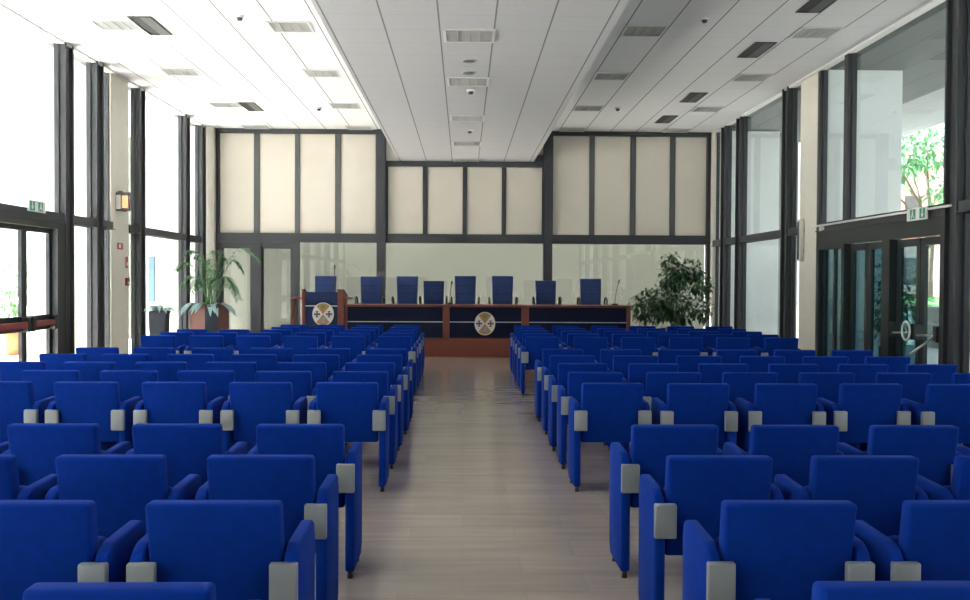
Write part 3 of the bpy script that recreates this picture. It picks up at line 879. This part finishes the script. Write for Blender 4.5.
def frond(bmL, bmS, base, azim, length, rise, droop, lw=0.014, ll=0.19):
    pts = []
    n = 16
    for k in range(n + 1):
        s_ = k / n
        rr = length * (s_ * 0.85)
        z = rise * math.sin(min(1.0, s_ * 1.15) * PI / 2) - droop * s_ ** 2.6
        pts.append(Vector(base) + Vector((math.cos(azim) * rr, math.sin(azim) * rr, z)))
    tube(bmS, pts, 0.007, 5, 0.002)
    for k in range(5, n + 1):
        d = (pts[k] - pts[k - 1]).normalized()
        side = d.cross(Vector((0, 0, 1))).normalized()
        w = 1 - abs(k / n - 0.6) * 1.1
        for s2 in (-1, 1):
            for off in (0, 0.33, 0.66):
                p = pts[k - 1].lerp(pts[k], off)
                dd = (side * s2 * 0.95 + d * 0.5 + Vector((0, 0, random.uniform(-0.35, 0.35)))).normalized()
                leaf(bmL, p, dd, ll * w, lw, droop=0.35, seg=3)
bl = bmesh.new(); bs = bmesh.new()
cz0 = 1.07
for az, ln, ri_, dr in ((R(200), 0.62, 0.80, 0.25), (R(185), 0.42, 0.92, 0.1), (R(150), 0.35, 0.75, 0.2), (R(95), 0.3, 0.95, 0.15), (R(60), 0.25, 0.85, 0.15), (R(45), 0.55, 0.88, 0.35), (R(28), 0.98, 1.10, 0.42), (R(20), 0.60, 0.62, 0.40), (R(0), 0.55, 0.50, 0.40), (R(-30), 0.45, 0.55, 0.3), (R(225), 0.50, 0.60, 0.3), (R(260), 0.40, 0.5, 0.3), (R(300), 0.35, 0.7, 0.3), (R(120), 0.45, 0.55, 0.3), (R(170), 0.55, 0.55, 0.3), (R(240), 0.3, 0.85, 0.1), (R(330), 0.3, 0.8, 0.15)):
    frond(bl, bs, (random.uniform(-0.06, 0.06), random.uniform(-0.06, 0.06), cz0), az, ln, ri_, dr)
mesh_obj('frond', bl, LEAF1, pl); mesh_obj('stem', bs, LEAF4, pl)
bl = bmesh.new()
for k in range(46):
    a = random.uniform(0, 2 * PI); e = random.uniform(0.15, 0.75)
    leaf(bl, (0.17 * math.cos(a), 0.17 * math.sin(a), cz0), (math.cos(a), math.sin(a), e), random.uniform(0.22, 0.38), random.uniform(0.07, 0.11), droop=0.9, seg=5)
mesh_obj('broad_leaf', bl, LEAF2, pl)

pt = thing('slim_plant_pot', 'dark tapered pot with pale drooping leaves left of the wooden planter', 'potted plant', (-4.83, 15.35, 0), 0)
bm = bmesh.new(); prism(bm, [(-0.10, 0.0), (0.10, 0.0), (0.14, 0.96), (-0.14, 0.96)], 'y', -0.11, 0.11, 0.008, 1)
pot_ = mesh_obj('pot', bm, POTD, pt)
bm = bmesh.new(); box(bm, -0.12, 0.12, -0.095, 0.095, 0.961, 0.968); mesh_obj('soil', bm, SOIL, pt)
bl = bmesh.new()
for k in range(34):
    a = random.uniform(0, 2 * PI)
    leaf(bl, (0.05 * math.cos(a), 0.05 * math.sin(a), 0.968), (math.cos(a), math.sin(a), random.uniform(0.6, 1.9)), random.uniform(0.22, 0.34), random.uniform(0.05, 0.08), droop=0.75, seg=5)
mesh_obj('leaves', bl, LEAF2, pt)

def leafy(bm, centre, rad, n, ll, lw, seg=2, hollow=0.3):
    for k in range(n):
        while True:
            v = Vector((random.uniform(-1, 1), random.uniform(-1, 1), random.uniform(-1, 1)))
            if hollow < v.length < 1: break
        p = Vector(centre) + Vector((v.x * rad[0], v.y * rad[1], v.z * rad[2]))
        d = (v + Vector((random.uniform(-.8, .8), random.uniform(-.8, .8), random.uniform(-0.9, 0.4)))).normalized()
        leaf(bm, p, d, ll * random.uniform(0.7, 1.2), lw, droop=0.3, seg=seg)

fc = thing('ficus_tree', 'bushy green indoor ficus in front of the right rear glass', 'potted plant', (4.55, 20.9, 0), 0)
bm = bmesh.new(); cyl(bm, (0, 0, 0), 0.20, 0.26, 0.45, 24); mesh_obj('pot', bm, TERRA, fc)
bm = bmesh.new(); cyl(bm, (0, 0, 0.451), 0.235, 0.235, 0.01, 20); mesh_obj('soil', bm, SOIL, fc)
bm = bmesh.new()
tube(bm, [(0, 0, 0.46), (0.03, 0.02, 0.8), (-0.02, 0, 1.2), (0.10, 0, 1.7), (0.12, 0, 1.95)], 0.025, 8, 0.008)
blobs = [((-0.50, 0, 0.92), (0.42, 0.35, 0.36), 520), ((-0.05, 0.05, 1.05), (0.45, 0.38, 0.40), 560), ((0.05, 0, 1.58), (0.32, 0.28, 0.30), 330), ((0.30, 0.05, 1.72), (0.42, 0.25, 0.22), 330), ((0.62, 0, 1.42), (0.28, 0.22, 0.22), 190), ((0.66, 0, 0.92), (0.22, 0.22, 0.30), 170), ((0.25, 0.1, 0.85), (0.35, 0.3, 0.32), 280), ((-0.15, 0, 1.95), (0.10, 0.1, 0.10), 26), ((0.0, 0.0, 2.03), (0.12, 0.1, 0.06), 26)]
for c_, r_, n_ in blobs:
    tube(bm, [(0.0, 0, 0.75), (c_[0] * 0.5, c_[1], (0.75 + c_[2]) / 2 + 0.05), c_], 0.012, 6, 0.004)
mesh_obj('trunk', bm, BARK, fc)
bl = bmesh.new()
for c_, r_, n_ in blobs: leafy(bl, c_, r_, n_, 0.125, 0.06)
mesh_obj('foliage', bl, LEAF3, fc)

# ---------------------------------------------------------------- signs and wall fittings
def exit_sign(label, side, y, z):
    X = (XL + 0.13) if side < 0 else (XR - 0.17)
    t = thing('exit_sign', label, 'exit sign', (X, y, z), 0, 'green and white emergency exit signs')
    s = -side
    bm = bmesh.new(); box(bm, -0.012, 0.012, -0.26, 0.26, 0.0, 0.155); mesh_obj('sign_plate', bm, WHITEP, t)
    x0, x1 = sorted((s * 0.0125, s * 0.016))
    bm = bmesh.new(); box(bm, x0, x1, -0.235, -0.09, 0.015, 0.14); mesh_obj('green_field', bm, GREENP, t)
    bm = bmesh.new(); box(bm, x0, x1, 0.02, 0.165, 0.015, 0.14); mesh_obj('green_field', bm, GREENP, t)
    x0, x1 = sorted((s * 0.0165, s * 0.019))
    bm = bmesh.new()
    # running figure
    q = 0.09
    prism(bm, [(q - 0.012, 0.11), (q + 0.012, 0.11), (q + 0.012, 0.132), (q - 0.012, 0.132)], 'x', x0, x1)
    prism(bm, [(q - 0.016, 0.065), (q + 0.014, 0.07), (q + 0.02, 0.105), (q - 0.010, 0.105)], 'x', x0, x1)
    prism(bm, [(q - 0.016, 0.065), (q - 0.05, 0.035), (q - 0.04, 0.025), (q + 0.0, 0.06)], 'x', x0, x1)
    prism(bm, [(q + 0.0, 0.062), (q + 0.03, 0.045), (q + 0.025, 0.02), (q + 0.04, 0.022), (q + 0.045, 0.055), (q + 0.014, 0.075)], 'x', x0, x1)
    # arrow
    q = -0.165
    prism(bm, [(q - 0.01, 0.135), (q + 0.01, 0.135), (q + 0.01, 0.07), (q + 0.035, 0.07), (q, 0.025), (q - 0.035, 0.07), (q - 0.01, 0.07)], 'x', x0, x1)
    mesh_obj('pictogram', bm, WHITEP, t)
exit_sign('emergency exit sign above the left glass door', -1, 13.35, 2.38)
exit_sign('emergency exit sign above the right glass doors', 1, 11.97, 2.26)

al = thing('alarm_sign', 'grey alarm box with glowing orange panel high on the left column', 'alarm sign', (XL + 0.05, 16.62, 2.63), 0)
bm = bmesh.new(); rbox(bm, 0.0, 0.24, -0.06, 0.0, 0.0, 0.32, 0.012, 2); rbox(bm, 0.0, 0.05, -0.03, 0.35, 0.01, 0.29, 0.012, 2); box(bm, 0.03, 0.11, -0.04, 0.0, 0.30, 0.34); mesh_obj('housing', bm, STRIP, al)
bm = bmesh.new(); rbox(bm, 0.115, 0.215, -0.075, -0.061, 0.05, 0.26, 0.006, 2); mesh_obj('lit_panel', bm, ORANGE, al)
bm = bmesh.new(); rbox(bm, 0.01, 0.09, -0.072, -0.061, 0.03, 0.27, 0.006, 2); mesh_obj('side_cover', bm, WHITEP, al)
bm = bmesh.new(); box(bm, 0.0505, 0.058, 0.05, 0.33, 0.04, 0.25); mesh_obj('side_panel', bm, REDS, al)
for nm, y, z, w, hh, m, lab in (('wall_notice', 16.75, 1.98, 0.24, 0.11, REDS, 'small red and white notice on the left column'),
                                ('fire_notice', 17.07, 1.66, 0.09, 0.20, REDS, 'narrow faded red notice at the edge of the left column'),
                                ('alarm_button', 17.07, 1.35, 0.12, 0.14, REDP, 'small red fire alarm button low on the left column')):
    t = thing(nm, lab, nm.replace('_', ' '), (XL + 0.051, y, z), 0)
    bm = bmesh.new(); rbox(bm, 0.0, 0.02 if nm != 'alarm_button' else 0.045, -w / 2, w / 2, 0, hh, 0.004, 1); mesh_obj('plate', bm, m, t)
    bm = bmesh.new(); e = 0.0205 if nm != 'alarm_button' else 0.0455
    box(bm, e, e + 0.002, -w * 0.38, w * (-0.02 if nm == 'wall_notice' else 0.38), hh * 0.2, hh * (0.8 if nm == 'wall_notice' else 0.5)); mesh_obj('white_field', bm, WHITEP, t)
sp = thing('column_speaker', 'slim cream loudspeaker fixed upright on the right column', 'loudspeaker', (XR - 0.051, 16.35, 1.83), 0)
bm = bmesh.new(); rbox(bm, -0.09, -0.015, -0.07, 0.07, 0, 0.72, 0.012, 2); mesh_obj('cabinet', bm, PLASTER, sp)
bm = bmesh.new(); box(bm, -0.094, -0.0905, -0.05, 0.05, 0.04, 0.68); mesh_obj('grille', bm, STRIP, sp)
bm = bmesh.new(); box(bm, -0.014, 0.0, -0.03, 0.03, 0.15, 0.2); box(bm, -0.014, 0.0, -0.03, 0.03, 0.5, 0.55); mesh_obj('bracket', bm, BLACK, sp)

# ---------------------------------------------------------------- outdoors things
random.seed(5)
ps = thing('terracotta_shrub', 'green shrub in an orange terracotta pot outside the left door', 'potted plant', (-8.75, 18.9, -0.02), 0)
bm = bmesh.new(); cyl(bm, (0, 0, 0), 0.15, 0.22, 0.45, 24); cyl(bm, (0, 0, 0.45), 0.24, 0.24, 0.05, 24); mesh_obj('pot', bm, TERRA, ps)
bm = bmesh.new(); tube(bm, [(0, 0, 0.5), (0.03, 0, 0.9), (-0.02, 0, 1.4)], 0.02, 6, 0.008); mesh_obj('stem', bm, BARK, ps)
bl = bmesh.new(); leafy(bl, (0, 0, 1.25), (0.42, 0.42, 0.65), 420, 0.12, 0.05); leafy(bl, (-0.35, 0, 1.0), (0.35, 0.3, 0.35), 160, 0.12, 0.05); mesh_obj('foliage', bl, LEAF4, ps)

pr = thing('round_leaf_shrub', 'broad green shrub outside the tinted right door', 'shrub', (6.66, 14.75, -0.02), 0)
bm = bmesh.new(); cyl(bm, (0, 0, 0), 0.16, 0.2, 0.5, 24); mesh_obj('pot', bm, POTD, pr)
bl = bmesh.new(); leafy(bl, (0, 0, 1.25), (0.34, 0.34, 0.75), 520, 0.12, 0.05); mesh_obj('foliage', bl, LEAF4, pr)

def tree(label, x, y, h, spread, n, ll=0.3):
    t = thing('garden_tree', label, 'tree', (x, y, -0.13), random.uniform(0, 6), 'trees in the garden beyond the right windows')
    bm = bmesh.new()
    tube(bm, [(0, 0, 0), (0.15, 0.1, h * 0.3), (-0.1, 0, h * 0.55), (0.2, 0, h * 0.8)], 0.16, 8, 0.05)
    bl = bmesh.new()
    for k in range(9):
        a = 2 * PI * k / 9 + random.uniform(-.3, .3); rr = spread * random.uniform(0.45, 0.9)
        e = Vector((rr * math.cos(a), rr * math.sin(a), h * random.uniform(0.7, 1.0)))
        tube(bm, [(0, 0.0, h * random.uniform(0.35, 0.6)), (e.x * 0.5, e.y * 0.5, (h * 0.5 + e.z) / 2 + 0.2), e], 0.06, 6, 0.015)
        leafy(bl, e, (spread * 0.42, spread * 0.42, h * 0.10), n // 9, ll, ll * 0.5, hollow=0.0)
    mesh_obj('trunk', bm, BARK, t); mesh_obj('crown', bl, LEAF5, t)
tree('leaning garden tree seen through the big upper right window', 15.2, 31.0, 6.2, 2.2, 1100)
tree('dense garden tree at the right edge of the upper right window', 15.8, 27.0, 5.2, 1.8, 1500)
def palm(label, x, y, h):
    t = thing('garden_palm', label, 'palm', (x, y, -0.13), 0)
    bm = bmesh.new(); tube(bm, [(0, 0, 0), (0.05, 0, h * 0.5), (0, 0, h)], 0.14, 10, 0.10); mesh_obj('trunk', bm, BARK, t)
    bl = bmesh.new(); bs = bmesh.new()
    for k in range(18):
        frond(bl, bs, (0, 0, h), 2 * PI * k / 18 + random.uniform(-.2, .2), random.uniform(1.3, 1.8), random.uniform(0.3, 1.2), random.uniform(0.9, 1.5), lw=0.05, ll=0.5)
    mesh_obj('frond', bl, LEAF4, t); mesh_obj('stem', bs, BARK, t)
palm('low palm behind the pale garden wall outside the right door', 12.85, 26.0, 0.7)
bm = bmesh.new(); box(bm, 10.9, 11.2, 8, 40, -0.13, 0.85); box(bm, 10.85, 11.25, 8, 40, 0.85, 0.92)
tag(mesh_obj('garden_wall', bm, OUTWALL), 'low pale garden wall outside the right doors', 'garden wall')
bd = thing('garden_building', 'distant pink building between the garden trees', 'building', (22.5, 46, -0.13), 0)
bm = bmesh.new(); box(bm, -2, 2.5, 0, 5, 0, 7); mesh_obj('wall', bm, PEACH, bd)
bm = bmesh.new(); prism(bm, [(-2.4, 7.0), (2.9, 7.0), (0.25, 8.2)], 'y', -0.4, 5.4); mesh_obj('roof', bm, PEACH, bd)
for x in (-1.2, 0.6):
    for z in (1.5, 4.5):
        bm = bmesh.new(); box(bm, x, x + 0.8, -0.05, 0.0, z, z + 1.3); mesh_obj('window', bm, STRIP, bd)
# narrow blue sign on the outdoor fin beyond the left windows
bm = bmesh.new(); rbox(bm, -7.22, -7.08, 22.15, 22.19, 0.95, 1.98, 0.006, 1)
tag(mesh_obj('blue_sign', bm, BLUESIGN), 'narrow upright blue sign on the pier outside the left windows', 'sign')
